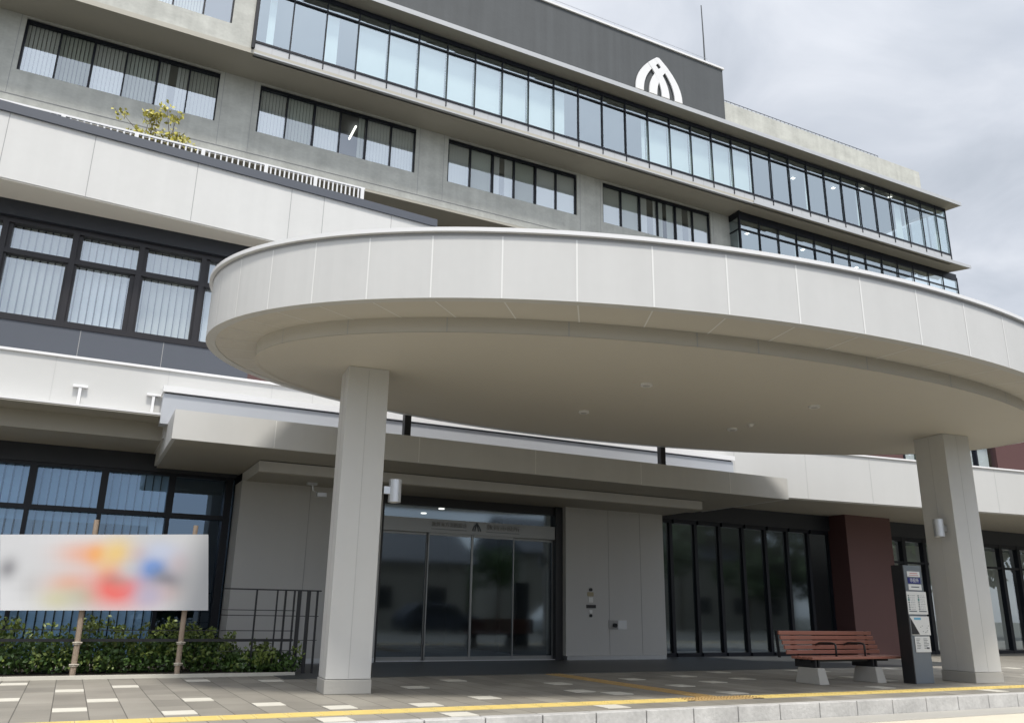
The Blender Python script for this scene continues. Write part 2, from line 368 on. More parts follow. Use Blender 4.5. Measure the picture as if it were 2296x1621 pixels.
for gi, g in enumerate(groups):
    ws = [1.10, 1.10, 1.10, 1.10, 1.11, 1.11]; x = g
    for k, w in enumerate(ws):
        gl = MB().quad((x, Y0+.16, SILL0), (x+w, Y0+.16, SILL0), (x+w, Y0+.16, HEAD0), (x, Y0+.16, HEAD0))
        wo_ = obj('window', gl, M['gtowerb' if k in (1, 3) else 'gtower'], T)
        f = MB(); t = .05 if k % 2 else .075
        f.box(x+.0, x+t, Y0+.08, Y0+.2, SILL0, HEAD0)
        if k == 5: f.box(x+w-.05, x+w, Y0+.08, Y0+.2, SILL0, HEAD0)
        f.box(x+t, x+w-(.05 if k == 5 else 0), Y0+.08, Y0+.2, HEAD0-.13, HEAD0); f.box(x+t, x+w-(.05 if k == 5 else 0), Y0+.08, Y0+.2, SILL0, SILL0+.05)
        obj('frame', f, M['frame'], wo_)
        gap = (.35, .6) if (gi, k) in ((4, 2), (2, 4), (5, 3)) else None
        if (gi, k) == (3, 3): gap = (.0, .75)
        if (gi, k) in ((5, 2), (5, 4)): gap = (.5, .9)
        cm = M['blindg'] if (gi*5+k*3) % 4 == 1 else M['blind']
        obj('blind', vblind(x+.05, x+w, SILL0, HEAD0, Y0+.25, .12, .04, gap), cm, wo_)
        x += w
rm = MB().box(-30, 44, Y0+4, Y0+4.2, ZB, 25); rm.box(-30, 44, Y0+.36, Y0+4, ZB+.02, ZB+.1); rm.box(-30, 43, Y0+.4, Y0+4, ZSOF-.02, ZSOF+.05)
rm.box(3.2, 43, 28.7, Y0+4, 21.3, 21.5); rm.box(-30, 43.3, 28.9, Y0+4, 24.72, 24.8)
obj('room_shell', rm, M['room'], T)
# recess below the office floor
obj('underside', MB().box(-30, 44, Y0+.0, 32.6, ZB-.12, ZB-.005), M['tsoff'], T)
obj('lower_wall', MB().box(-30, 44, 32.6, 33, 6, ZB), M['dark'], T)
# soffit over the windows + spandrel
YF, YG = 28.28, 28.45
CX0 = 1.875+1.316
obj('soffit', MB().box(-30, 43.4, YF+.02, Y0+.3, ZSOF+.003, ZSOF+.2), M['tsoff'], T)
obj('soffit_slab', MB().prism([(43.4, YF-.02), (45.0, YF-.02), (43.75, 30.6), (43.4, 30.6)], ZSOF+.0, ZSOF+.22), M['tsoff'], T)
obj('slab_edge', MB().box(CX0, 28, YF-.02, YG-.041, ZSOF+.0, ZSOF+.06), M['spand'], T)
obj('slab_edge', MB().box(28, 45.05, YF-.06, YF-.025, ZSOF+.0, ZSOF+.19), M['spand'], T)
CX0, NB, BW = 1.875+1.316, 30, 1.3165
CX1 = CX0+NB*BW+.9
sp = MB().box(CX0-.02, CX1, YG-.04, YG+.05, ZSOF+.003, 21.585)
spo = obj('spandrel', sp, M['spand'], T)
sj = MB()
for i in range(1, NB+1, 1): sj.box(CX0+i*BW-.66, CX0+i*BW-.65, YG-.043, YG-.03, ZSOF+.02, 21.6)
seam(spo, sj, M['jointd'])
# concrete wall beside the curtain wall, with its own window band
c2 = MB(); wx0, wx1 = -4.1, 2.28
c2.box(-30, CX0-.13, YF+.05, YF+.4, ZSOF+.2, 22.05); c2.box(wx1, CX0-.13, YF+.05, YF+.4, 22.05, 24.6); c2.box(-30, wx0, YF+.05, YF+.4, 22.05, 24.6); c2.box(-30, CX0-.13, YF+.05, YF+.4, 24.1, 24.6)
obj('upper_concrete_wall', c2, M['conc'], T)
x = wx0
for k in range(6):
    w = (wx1-wx0)/6
    wo_ = obj('window', MB().quad((x, YF+.2, 22.05), (x+w, YF+.2, 22.05), (x+w, YF+.2, 24.1), (x, YF+.2, 24.1)), M['gtower'], T)
    f = MB().box(x, x+.06, YF+.12, YF+.24, 22.05, 24.1); f.box(x+.06, x+w-(.06 if k == 5 else 0), YF+.12, YF+.24, 22.05, 22.1)
    if k == 5: f.box(x+w-.06, x+w, YF+.12, YF+.24, 22.05, 24.1)
    obj('frame', f, M['frame'], wo_)
    if k < 5: obj('blind', vblind(x+.05, x+w, 22.1, 24.1, YF+.42), M['blind' if k % 2 else 'blindg'], wo_)
    x += w
# curtain wall
ZS, ZH, ZT = 21.68, 24.66, 24.02
def bay(x0, x1, y, zs, zt, zh, fin, blindm=None, bl=(0, 1), last=False):
    J = lambda: random.uniform(-.007, .007)
    g = MB(); g.quad((x0, y+J(), zs), (x1, y+J(), zs), (x1, y+J(), zt), (x0, y+J(), zt)); g.quad((x0, y+J(), zt), (x1, y+J(), zt), (x1, y+J(), zh), (x0, y+J(), zh))
    wo_ = obj('window', g, M['gcurt'], T)
    f = MB().box(x0-.02, x0+.02, y-.075, y-.02, fin, zh); f.box(x0+.02, x1-.02, y-.07, y-.02, zs-.09, zs+.0); f.box(x0+.03, x1-.03, y-.07, y-.01, zt-.03, zt+.03); f.box(x0+.03, x1-.03, y-.06, y-.01, zh-.2, zh)
    if last: f.box(x1-.03, x1+.03, y-.075, y-.02, fin, zh)
    obj('frame', f, M['frame'], wo_)
    if blindm:
        w = x1-x0; obj('blind', MB().quad((x0+w*bl[0]+.03, y+.2, zs), (x0+w*bl[1]-.03, y+.2, zs), (x0+w*bl[1]-.03, y+.2, zt+.02), (x0+w*bl[0]+.03, y+.2, zt+.02)), M[blindm], wo_)
bspec = {0: ('blindw', (.3, .55)), 1: None, 2: ('blindw', (0, .45)), 10: ('blindw', (0, .55)), 11: None, 12: None, 13: ('blindw', (.8, 1))}
xx = CX0-.87+.0
for i in range(-1, NB):
    x0 = CX0+i*BW if i >= 0 else CX0+.0
    if i < 0: continue
    a, b_ = x0, x0+BW
    s = bspec.get(i, ('blindw', (0, 1)) if i < 19 else (('blindw', (0, .13)) if i % 3 == 1 else None))
    if i == 27: s = ('blindw', (.4, .85))
    bay(a, b_, YG, ZS, ZT, ZH, 21.33, *(s if s else (None,)))
bay(CX0+NB*BW, CX1, YG, ZS, ZT, ZH, 21.33, 'blindw', (.0, .6), last=True)
obj('corner_post', MB().box(CX0-.12, CX0-.031, YF-.09, YG+.3, 21.2, ZH), M['frame'], T)
obj('side_glazing', MB().quad((CX1, YG, ZS), (CX1, Y0+2, ZS), (CX1, Y0+2, ZH), (CX1, YG, ZH)), M['gcurt'], T)
ef = MB()
for y in (29.6, 30.8, 32.0): ef.box(CX1-.02, CX1+.04, y-.03, y+.03, ZS, ZH)
obj('side_mullion', ef, M['frame'], T)
# lower curtain wall, at the far end
YL = 29.32; LX0 = 27.95; LZT, LZH = 20.02, 20.78
lights = []
for i in range(13):
    a = LX0+i*1.32
    bay(a, min(a+1.32, 45.1), YL, 18.1, LZT, LZH, 18.0, 'blindw' if i in (0, 3, 12) else None, (.0, .12), last=i == 12)
obj('lower_spandrel', MB().box(LX0, 45.1, YL, YL+.2, ZB-.4, 18.03), M['spand'], T)
obj('head_panel', MB().box(LX0, 45.1, YL-.05, YL+.1, LZH, ZSOF), M['frame'], T)
sg = MB().box(LX0-.06, LX0-.03, YL-.1, Y0+.0, 17.6, ZSOF)
wo_ = obj('return_glazing', MB().quad((LX0-.04, YL, 17.7), (LX0-.04, Y0, 17.7), (LX0-.04, Y0, ZSOF), (LX0-.04, YL, ZSOF)), M['gcurt'], T)
obj('frame', MB().box(LX0-.1, LX0-.035, YL-.13, YL+.02, 17.6, ZSOF).box(LX0-.08, LX0-.045, YL+.02, Y0, LZT-.03, LZT+.03).box(LX0-.08, LX0-.045, YL+.02, Y0, LZH-.1, ZSOF), M['frame'], wo_)
pa, pb = at(798, 284, 'Z', 20.85), at(783, 312, 'Z', 20.85)
obj('ceiling_light', MB().tube([pa, pb], .045, 6), M['glow'], T)
pa, pb = at(768, 330, 'Z', 20.85), at(765, 337, 'Z', 20.85)
# ceiling lamps seen through the glass
for (px, py, yy, zz) in ((1778, 400, 31, 24.6), (1750, 512, 30, 0), (1932, 424, 31, 24.6), (1995, 442, 31, 24.6), (1868, 422, 31, 24.6)):
    if zz == 0: continue
    p = at(px, py, 'Z', zz)
    obj('ceiling_light', MB().box(p.x-.09, p.x+.09, p.y-.09, p.y+.09, zz-.02, zz), M['glow'], T)
for px, py in ((1675, 524), (1800, 560), (1920, 600)):
    p = at(px, py, 'Z', 20.7)
    obj('ceiling_light', MB().box(p.x-.09, p.x+.09, p.y-.09, p.y+.09, 20.68, 20.7), M['glow'], T)
# eave slab
YE = 27.78
obj('roof_slab', MB().prism([(-30, YE), (44.25, YE), (43.6, 31), (43.6, 44), (-30, 44)], 24.75, 24.95), M['tsoff'], T)
obj('roof_edge', MB().box(-30, 44.28, YE-.03, YE-.005, 24.74, 24.97), M['trim' if 0 else 'spand'], T)
# penthouse, parapet
obj('penthouse_wall', MB().box(-30, 26.8, 28.6, 40, 24.95, 28.72), M['dark'], T)
obj('coping', MB().box(-30, 26.86, 28.52, 28.9, 28.72, 28.83), M['trim'], T)
pr_ = MB().tube([(-30, 28.7, 29.15), (25.9, 28.7, 29.15)], .012, 5)
for i in range(24): pr_.tube([(-20+i*2, 28.7, 28.8), (-20+i*2, 28.7, 29.15)], .012, 5)
obj('roof_wire', pr_, M['silver'], T)
obj('parapet', MB().box(26.8, 42.55, 29.0, 29.3, 24.95, 27.15).box(42.3, 42.55, 29.3, 40, 24.95, 27.15), M['conc'], T)
rr = MB()
for z in (27.3, 27.42): rr.tube([(26.9, 29.2, z), (39.2, 29.2, z)], .018, 6)
for i in range(42): rr.tube([(26.9+i*.3, 29.2, 27.15), (26.9+i*.3, 29.2, 27.42)], .016, 5)
obj('roof_railing', rr, M['dark'], T)
obj('antenna', MB().tube([(25.9, 28.9, 28.8), (25.9, 28.9, 30.6), (25.87, 28.9, 32.7)], .05, 6, .03), M['dark'], T)
# emblem
f_ = lambda z: .245*max(z, 0)**2.15
cxm = 22.48
def emb(l0, l1, yo):
    N = 28; top = 2.30; b = MB(); L = []; Rr = []
    for i in range(N+1):
        z = top*i/N; o = 21.05+f_(z); a = l0+f_(z); c = min(l1+f_(z), 2*cxm-o)
        if a >= c-.002: break
        L.append((a, 25.66+z)); Rr.append((c, 25.66+z))
    for i in range(len(L)-1):
        for flip in (0, 1):
            q = [L[i], Rr[i], Rr[i+1], L[i+1]]
            if flip: q = [(2*cxm-x_, z_) for x_, z_ in q][::-1]
            b.slab(q, 28.50-yo-flip*.004, 28.56)
    return b
eb = emb(21.05, 21.53, 0); e2 = emb(21.86, 22.34, .009); eb.add(e2.v, e2.f)
obj('emblem', eb, M['trim'], T)

# ================= podium =================
P = thing('podium_building', 'low white-panelled front block with navy window bands and a maroon pillar', 'building', (8, 17, 0))
def pline(x): return 15.87+(x+2.2)*.0687
def ptaper(x0, x1, z0, z1, yb, dy=0):
    return [(x0, pline(x0)+dy), (x1, pline(x1)+dy), (x1, yb), (x0, yb)]
upw = obj('upper_wall', MB().prism(ptaper(-16, 6.3, 0, 0, 22), 8.22, 9.5), M['white'], P)
obj('upper_soffit', MB().prism(ptaper(-16, 6.28, 0, 0, 16.86, .015), 8.19, 8.217), M['soffit'], P)
obj('roof_cap', MB().prism(ptaper(-16, 6.33, 0, 0, 22, -.05), 9.5, 9.68), M['navy'], P)
jj = MB()
for x in (-5.6, -3.9, -2.25, -.84, 1.02, 2.93, 3.64, 5.2): jj.prism([(x, pline(x)-.003), (x+.012, pline(x+.012)-.003), (x+.012, pline(x)+.05), (x, pline(x)+.05)], 8.23, 9.49)
seam(upw, jj, M['jointd'])
# second-floor window band (plane y = 16.8)
YW = 16.8
Z2S, Z2T, Z2M, Z2H = 5.98, 7.83, 7.37, 8.19
nvw = obj('navy_wall', MB().box(-16, 2.54, YW, YW+.3, 3.40, 5.9), M['navy'], P)
bw = MB().box(2.54, 6.3, YW, YW+.3, 3.6, 8.19).box(26.6, 45, YW, YW+.3, 3.7, 7.2).box(6.3, 22.0, YW, YW+.3, 3.7, 7.2)
obj('maroon_wall', bw, M['brown'], P)
seam(nvw, MB().box(-.55, -.54, YW-.003, YW+.01, 4.6, 5.9).box(.9, .91, YW-.003, YW+.01, 4.6, 5.9), M['jointd'])
w2 = 1.17; x = 2.60-8*w2-.0
mull2 = [-7.93+i*w2 for i in range(9)]
obj('head_beam', MB().box(-16, 2.6, YW-.12, YW+.2, 7.88, 8.19), M['navyd'], P)
for i in range(10):
    a = -2.07+(i-6)*w2; b_ = a+w2
    if b_ > 2.7: break
    zmid = 7.22
    g = MB().quad((a, YW+.12, Z2S), (b_, YW+.12, Z2S), (b_, YW+.12, 7.9), (a, YW+.12, 7.9))
    wo_ = obj('window', g, M['gpod'], P)
    f = MB(); fr = .085
    f.box(a-.05, a+.05, YW-.02, YW+.14, 5.9, 7.88)
    f.box(a+.05, b_-.05, YW-.02, YW+.14, 7.78, 7.88); f.box(a+.05, b_-.05, YW-.02, YW+.14, 5.9, 6.02); f.box(a+.05, b_-.05, YW-.01, YW+.14, zmid-.045, zmid+.055)
    sash = .045
    f.box(a+.05, a+.05+sash, YW+.03, YW+.15, 6.02, zmid-.045); f.box(b_-.05-sash*(1+i % 2), b_-.05, YW+.03, YW+.15, 6.02, zmid-.045)
    f.box(a+.05, a+.05+sash*1.6, YW+.03, YW+.15, zmid+.055, 7.78)
    obj('frame', f, M['bronze'], wo_)
    obj('blind', vblind(a+.02, b_-.02, 5.95, 7.88, YW+.25, .115, .05), M['blindg' if i % 2 == 0 else 'blindw'], wo_)
obj('window_end_frame', MB().box(2.61, 2.70, YW-.02, YW+.14, 5.9, 7.88), M['bronze'], P)
# right-hand upper windows
for a, b_ in ((22.0, 22.9), (22.9, 23.8), (23.8, 24.7), (24.7, 25.5), (25.5, 26.6)):
    wo_ = obj('window', MB().quad((a, YW+.1, 5.2), (b_, YW+.1, 5.2), (b_, YW+.1, 7.0), (a, YW+.1, 7.0)), M['gpod'], P)
    obj('frame', MB().box(a, a+.08, YW-.02, YW+.12, 5.2, 7.1).box(a+.08, b_, YW-.02, YW+.12, 5.1, 5.25).box(a+.08, b_, YW-.02, YW+.12, 6.95, 7.2), M['frame'], wo_)
    if a != 22.9: obj('blind', vblind(a+.08, b_, 5.2, 7, YW+.3, .12), M['blindw'], wo_)
obj('right_sill_wall', MB().box(22.0, 26.6, YW, YW+.3, 3.7, 5.1), M['navyd'], P)
# first-floor white band
ZBT = 4.87
def bline(x): return 15.0 if x < 12.5 else 15.0-(x-12.5)*.125
bd = MB()
bd.prism([(-16, 15.0), (1.0, 15.0), (1.0, 16.78), (-16, 16.78)], 4.06, ZBT)
bd.prism([(1.0, 15.0), (12.5, 15.0), (12.5, 16.78), (1.0, 16.78)], 3.70, ZBT)
bd.prism([(12.5, 15.0), (45, bline(45)), (45, 16.78), (12.5, 16.78)], 3.70, ZBT)
wbd = obj('white_band', bd, M['white2'], P)
bc = MB().box(-16, 12.5, 14.96, 15.3, ZBT, ZBT+.04)
bc.prism([(12.5, 14.96), (45, bline(45)-.04), (45, bline(45)+.3), (12.5, 15.3)], ZBT, ZBT+.04)
obj('band_coping', bc, M['trim'], P)
bj = MB()
for x in (-4.2, -2.5, -.77, .96, 2.72, 3.47, 5.2, 7, 9, 11): bj.box(x, x+.012, 14.996, 15.05, 4.08 if x < 1 else 3.72, ZBT)
for x in (13.5, 15.54, 17.5, 19.65, 21.7, 23.8, 25.9, 28): bj.prism([(x, bline(x)-.004), (x+.02, bline(x+.02)-.004), (x+.02, bline(x)+.05), (x, bline(x)+.05)], 3.72, ZBT)
seam(wbd, bj, M['joint'])
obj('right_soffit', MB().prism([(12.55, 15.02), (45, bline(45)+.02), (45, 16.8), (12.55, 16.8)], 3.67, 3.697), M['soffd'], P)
# left awning ledge and beam
obj('awning_ledge', MB().box(-16, 1.02, 14.66, 14.99, 4.02, 4.055), M['trim'], P)
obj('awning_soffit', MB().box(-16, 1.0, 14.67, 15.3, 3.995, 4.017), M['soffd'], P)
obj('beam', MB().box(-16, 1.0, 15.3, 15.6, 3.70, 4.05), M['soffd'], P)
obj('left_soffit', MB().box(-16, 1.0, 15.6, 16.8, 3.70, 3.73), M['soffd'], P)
obj('left_head_panel', MB().box(-16, 2.55, YW-.05, YW-.002, 3.38, 3.70), M['navyd'], P)
# left ground-floor windows
for i in range(11):
    a = -10.1+i*1.15+.0; b_ = a+1.15
    if b_ > 2.75: break
    wo_ = obj('window', MB().quad((a, YW+.12, .05), (b_, YW+.12, .05), (b_, YW+.12, 3.36), (a, YW+.12, 3.36)), M['gblue'], P)
    f = MB().box(a-.06, a+.06, YW-.02, YW+.14, 2.64, 3.38); f.box(a-.035, a+.035, YW-.02, YW+.14, 0, 2.56)
    f.box(a+.06, b_-.06, YW-.02, YW+.14, 2.56, 2.64); f.box(a-.06, a+.06, YW-.02, YW+.14, 2.56, 2.64); f.box(a+.06, b_-.06, YW-.02, YW+.14, 3.32, 3.38); f.box(a+.035, b_-.035, YW-.02, YW+.14, 0, .1)
    obj('frame', f, M['frame'], wo_)
    if i < 10: obj('blind', vblind(a+.02, b_-.02, .1, 3.45, YW+.25, .13, .05), M['blind'], wo_)
obj('window_end_frame', MB().box(2.37, 2.5, YW-.03, YW+.14, 0, 3.38), M['frame'], P)
# interior
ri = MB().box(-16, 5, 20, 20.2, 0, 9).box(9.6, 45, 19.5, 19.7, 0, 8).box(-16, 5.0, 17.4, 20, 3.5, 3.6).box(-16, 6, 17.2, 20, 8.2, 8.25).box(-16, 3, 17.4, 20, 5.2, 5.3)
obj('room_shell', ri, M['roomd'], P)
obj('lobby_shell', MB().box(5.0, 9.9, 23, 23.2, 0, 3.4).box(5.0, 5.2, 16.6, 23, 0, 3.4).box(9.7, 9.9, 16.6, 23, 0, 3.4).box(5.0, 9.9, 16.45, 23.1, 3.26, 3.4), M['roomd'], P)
for px, py in ((963, 1125), (990, 1140), (950, 1150), (1090, 1135)):
    p = at(px, py, 'Z', 3.25)
    obj('ceiling_light', MB().tube([(p.x, p.y, 3.258), (p.x, p.y, 3.235)], .07, 14), M['glow'], P)
# entrance walls
ew = MB().box(2.56, 5.33, 16.1, 16.9, 0, 3.26)
ew_a = obj('entrance_wall', ew, M['wallg'], P)
ew2 = MB().box(9.6, 12.27, 16.1, 16.95, .09, 3.26)
ew_b = obj('entrance_wall', ew2, M['wallg'], P)
obj('wall_plinth', MB().box(9.62, 12.25, 16.085, 16.5, .007, .088), M['steel'], P)
obj('wall_plinth', MB().box(2.56, 5.33, 16.085, 16.099, .0, .09), M['steel'], P)
seam(ew_a, MB().box(3.85, 3.86, 16.096, 16.12, 0, 3.25), M['jointd'])
seam(ew_b, MB().box(10.72, 10.73, 16.096, 16.12, .1, 3.25).box(11.6, 11.61, 16.096, 16.12, .1, 3.25), M['jointd'])
# doors
YD = 16.35
op = MB().box(5.33, 5.42, YD-.1, YD+.1, 0, 3.26).box(9.42, 9.6, YD-.12, YD+.12, 0, 3.26).box(5.42, 9.42, YD-.05, YD+.05, 3.06, 3.26)
obj('door_frame', op, M['black'], P)
obj('door_header', MB().box(5.42, 9.42, YD-.09, YD+.06, 2.52, 2.80), M['dsteel'], P)
obj('fanlight', MB().quad((5.42, YD, 2.8), (9.42, YD, 2.8), (9.42, YD, 3.06), (5.42, YD, 3.06)), M['gdoor'], P)
dw = 4.0/4
for i in range(4):
    a = 5.42+i*dw; y = YD-.03 if i in (1, 2) else YD+.03
    d = obj('glass_door', MB().quad((a, y, .05), (a+dw, y, .05), (a+dw, y, 2.52), (a, y, 2.52)), M['gdoor'], P)
    f = MB().box(a, a+.022, y-.02, y+.02, .02, 2.52).box(a+dw-.022, a+dw, y-.02, y+.02, .02, 2.52).box(a+.03, a+dw-.03, y-.02, y+.02, .02, .09).box(a+.03, a+dw-.03, y-.02, y+.02, 2.47, 2.52)
    obj('frame', f, M['dsteel'], d)
obj('door_sill', MB().box(5.42, 9.42, YD-.1, YD+.08, .006, .02), M['steel'], P)
z0 = 2.69
text('sign_lettering', '敦賀美方消防組合', (6.86, YD-.097, z0), .105, M['letter'], P, .80)
text('sign_lettering', '敦賀市役所', (8.12, YD-.097, z0), .12, M['letter'], P, .80)
obj('sign_underline', MB().box(6.46, 7.26, YD-.095, YD-.0901, 2.592, 2.602).box(7.72, 8.52, YD-.095, YD-.0901, 2.592, 2.602), M['ink'], P)
se = MB()
for k, dx in enumerate((-.09, -.04, .04, .09)):
    s_ = 1 if dx < 0 else -1; pts = []
    for j in range(7): pts.append((7.49+dx+s_*.1*(j/6)**2*(1 if abs(dx) > .05 else .6), YD-.1, 2.6+j/6*.17))
    se.tube(pts, .011, 5)
obj('sign_emblem', se, M['ink'], P)
# right ground-floor glazing
hd = MB().box(12.27, 20.6, YW-.04, YW-.002, 3.26, 3.68).box(20.6, 45, YW-.04, YW-.002, 3.26, 3.68)
obj('right_head_panel', hd, M['navyd'], P)
x = 12.3; n = 0
while x < 18.6:
    wo_ = obj('window', MB().quad((x, YW+.1, .05), (x+.78, YW+.1, .05), (x+.78, YW+.1, 3.26), (x, YW+.1, 3.26)), M['gdoor'], P)
    obj('frame', MB().box(x-.045, x+.045, YW+.03, YW+.12, 0, 3.26).box(x+.045, x+.735, YW-.02, YW+.12, 0, .09).box(x+.06, x+.72, YW-.02, YW+.12, 3.16, 3.26), M['frame'], wo_)
    x += .78; n += 1
obj('maroon_pillar', MB().box(18.54, 20.32, 16.2, 16.95, 0, 3.685), M['brown'], P, bevel=.01)
x = 20.62; n = 0
while x < 33:
    wo_ = obj('window', MB().quad((x, YW+.1, .05), (x+.9, YW+.1, .05), (x+.9, YW+.1, 3.26), (x, YW+.1, 3.26)), M['gpod'], P)
    obj('frame', MB().box(x-.07, x+.07, YW-.03, YW+.12, 0, 3.26).box(x+.07, x+.83, YW-.02, YW+.12, 0, .09).box(x+.07, x+.83, YW-.02, YW+.12, 2.5, 2.56).box(x+.07, x+.83, YW-.02, YW+.12, 3.14, 3.26), M['frame'], wo_)
    obj('blind', vblind(x+.1, x+.85, .1, 3.1, YW+.6, .3 if x > 24 else .4, .12, (.45, .85) if n % 2 else None), M['blindg'], wo_)
    x += .9; n += 1
# roof terrace railing
tr_ = MB().box(-16, 4.86, 17.48, 17.53, 10.585, 10.625); posts = [-12.4, -11.04, -9.68, -8.33, -6.98, -5.63, -4.27, -2.91, -1.55, -.16, 1.19, 2.55, 3.68, 4.81]
for i, p in enumerate(posts):
    tr_.box(p-.05, p+.03, 17.47, 17.54, 9.6, 10.585)
    if i:
        q = posts[i-1]
        for k in range(1, 11):
            xx = q+(p-q)*k/11; tr_.box(xx-.02, xx+.012, 17.49, 17.52, 9.62, 10.585)
obj('terrace_railing', tr_, M['trim'], P)
obj('terrace_wall', MB().box(-16, 4.8, 18.6, 18.8, 9.6, 10.5), M['navyd'], P)

# ================= entrance porch (low flat canopy) =================
E_ = thing('entrance_porch', 'flat white box canopy with a stepped underside over the glass entrance doors', 'porch', (7.4, 14.8, 3.25))
lcf = obj('fascia', MB().box(1.03, 13.76, 13.5, 13.56, 3.44, 3.9).box(1.03, 1.09, 13.56, 16.5, 3.44, 3.9).box(13.7, 13.76, 13.56, 16.4, 3.44, 3.9), M['white'], E_)
obj('roof', MB().box(1.09, 13.7, 13.56, 14.98, 3.8, 3.87), M['silver'], E_)
sb = MB(); y = 13.56
while y < 16.75:
    sb.box(1.09, 2.60 if y > 14.7 else 13.7, y, y+.145, 3.445, 3.475)
    if y > 14.7: sb.box(12.47, 13.7, y, y+.145, 3.445, 3.475)
    y += .15
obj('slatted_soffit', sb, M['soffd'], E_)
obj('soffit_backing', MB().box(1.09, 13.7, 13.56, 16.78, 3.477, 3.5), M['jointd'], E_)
obj('drop_box', MB().box(2.61, 12.45, 14.84, 16.09, 3.262, 3.443).box(2.61, 12.45, 16.09, 16.5, 3.262, 3.443), M['white'], E_)
obj('drop_soffit', MB().box(2.63, 12.43, 14.86, 16.48, 3.245, 3.2605), M['soffd'], E_)
pj = MB()
for x in (2.57, 5.06, 7.39, 9.8, 12.1): pj.box(x, x+.014, 13.496, 13.52, 3.45, 3.89)
seam(lcf, pj, M['jointl'])
obj('upstand', MB().box(.9, 13.22, 14.6, 14.9, 3.87, 4.38), M['silver'], E_)
obj('upstand_cap', MB().box(.88, 13.24, 14.55, 14.94, 4.405, 4.51), M['trim'], E_)
obj('upstand_gap', MB().box(.92, 13.2, 14.63, 14.9, 4.38, 4.405), M['frame'], E_)
for x in (4.87, 10.45):
    obj('post', MB().box(x-.06, x+.06, 13.6, 13.72, 3.87, 4.92), M['black'], E_)

# ================= oval canopy =================
CA = thing('oval_canopy', 'large oval white canopy on two square columns in front of the entrance', 'canopy', (8.5, 10.1, 0))
OC, OA, OB, OT = (8.53, 10.18), 7.49, 3.68, R(-4.6)
IC, IA, IB, IT = (8.40, 10.05), 6.74, 2.85, R(-5.62)
def ell(c, a, b, t, th):
    x, y = a*math.cos(th), b*math.sin(th); return (c[0]+x*math.cos(t)-y*math.sin(t), c[1]+x*math.sin(t)+y*math.cos(t))
NS = 196; TH = [2*math.pi*i/NS for i in range(NS)]
def ring(c1, z1, c2, z2):       # band between two closed loops
    m = MB(); n = len(c1); m.add([(x, y, z1) for x, y in c1]+[(x, y, z2) for x, y in c2], [(i, (i+1) % n, n+(i+1) % n, n+i) for i in range(n)]); return m
O = lambda d=0: [ell(OC, OA+d, OB+d, OT, t) for t in TH]
I = lambda d=0: [ell(IC, IA+d, IB+d, IT, t) for t in TH]
ZO, ZTOP, ZI = 4.28, 5.055, 4.10
m = ring(O(), ZO, O(), ZTOP); m2 = ring(O(-.12), ZTOP, O(-.12), ZO+.03); m3 = ring(O(), ZO, O(-.12), ZO); m.add(m2.v, m2.f); m.add(m3.v, m3.f)
caf = obj('fascia', m, M['white'], CA, smooth=False)
m = MB()
for a, b in ((ring(O(-.02), ZTOP+.002, O(.045), ZTOP+.012), 0), (ring(O(.045), ZTOP+.012, O(.045), ZTOP+.06), 0), (ring(O(.045), ZTOP+.06, O(-.15), ZTOP+.07), 0)): m.add(a.v, a.f)
obj('rim', m, M['trim'], CA, smooth=False)
obj('rim_shadow_line', ring(O(.004), ZTOP-.028, O(.004), ZTOP+.0), M['jointd'], CA)  # dark strip standing in for the shadow line below the rim
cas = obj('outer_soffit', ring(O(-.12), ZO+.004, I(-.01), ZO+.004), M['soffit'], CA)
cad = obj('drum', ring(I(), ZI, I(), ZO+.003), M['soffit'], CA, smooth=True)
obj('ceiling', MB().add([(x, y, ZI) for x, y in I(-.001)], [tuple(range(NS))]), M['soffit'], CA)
obj('drum_edge', ring(I(.004), ZI-.004, I(-.03), ZI-.004), M['soffit'], CA)
obj('roof_deck', MB().add([(x, y, ZTOP-.1) for x, y in O(-.121)], [tuple(range(NS))]), M['silver'], CA)
fj = MB(); sj2 = MB(); dj = MB()
for k in range(49):
    th = R(-98.2+k*7.347); d = R(.08)
    a, b = ell(OC, OA+.003, OB+.003, OT, th-d), ell(OC, OA+.003, OB+.003, OT, th+d)
    fj.quad((*a, ZO+.002), (*b, ZO+.002), (*b, ZTOP-.03), (*a, ZTOP-.03))
    a, b = ell(OC, OA-.12, OB-.12, OT, th-d), ell(OC, OA-.12, OB-.12, OT, th+d); c, e_ = ell(OC, OA-.90, OB-.95, OT, th+d), ell(OC, OA-.90, OB-.95, OT, th-d)
    sj2.quad((*a, ZO+.001), (*b, ZO+.001), (*c, ZO+.001), (*e_, ZO+.001))
    if k % 2 == 0:
        a, b = ell(IC, IA+.003, IB+.003, IT, th-d), ell(IC, IA+.003, IB+.003, IT, th+d)
        dj.quad((*a, ZI+.002), (*b, ZI+.002), (*b, ZO), (*a, ZO))
seam(caf, fj, M['jointl']); seam(cas, sj2, M['jointl']); seam(cad, dj, M['joint'])
def rotf(cx, cy, a):
    ca, sa = math.cos(a), math.sin(a)
    return lambda x, y, z: (cx+x*ca-y*sa, cy+x*sa+y*ca, z)
for (cx, cy, hx, hy) in ((3.17, 10.68, .275, .26), (13.52, 9.52, .30, .32)):
    F = rotf(cx, cy, R(-5.6))
    c = obj('column', MB().box(-hx, hx, -hy, hy, .17, ZI-.002, F), M['white'], CA, bevel=.012)
    obj('plinth', MB().box(-hx-.012, hx+.012, -hy-.012, hy+.012, 0, .165, F), M['concs'], c, bevel=.008)
    seam(c, MB().box(-.006, .006, -hy-.003, hy+.003, .18, ZI-.03, F).box(-hx-.003, hx+.003, -.006, .006, .18, ZI-.03, F), M['joint'])
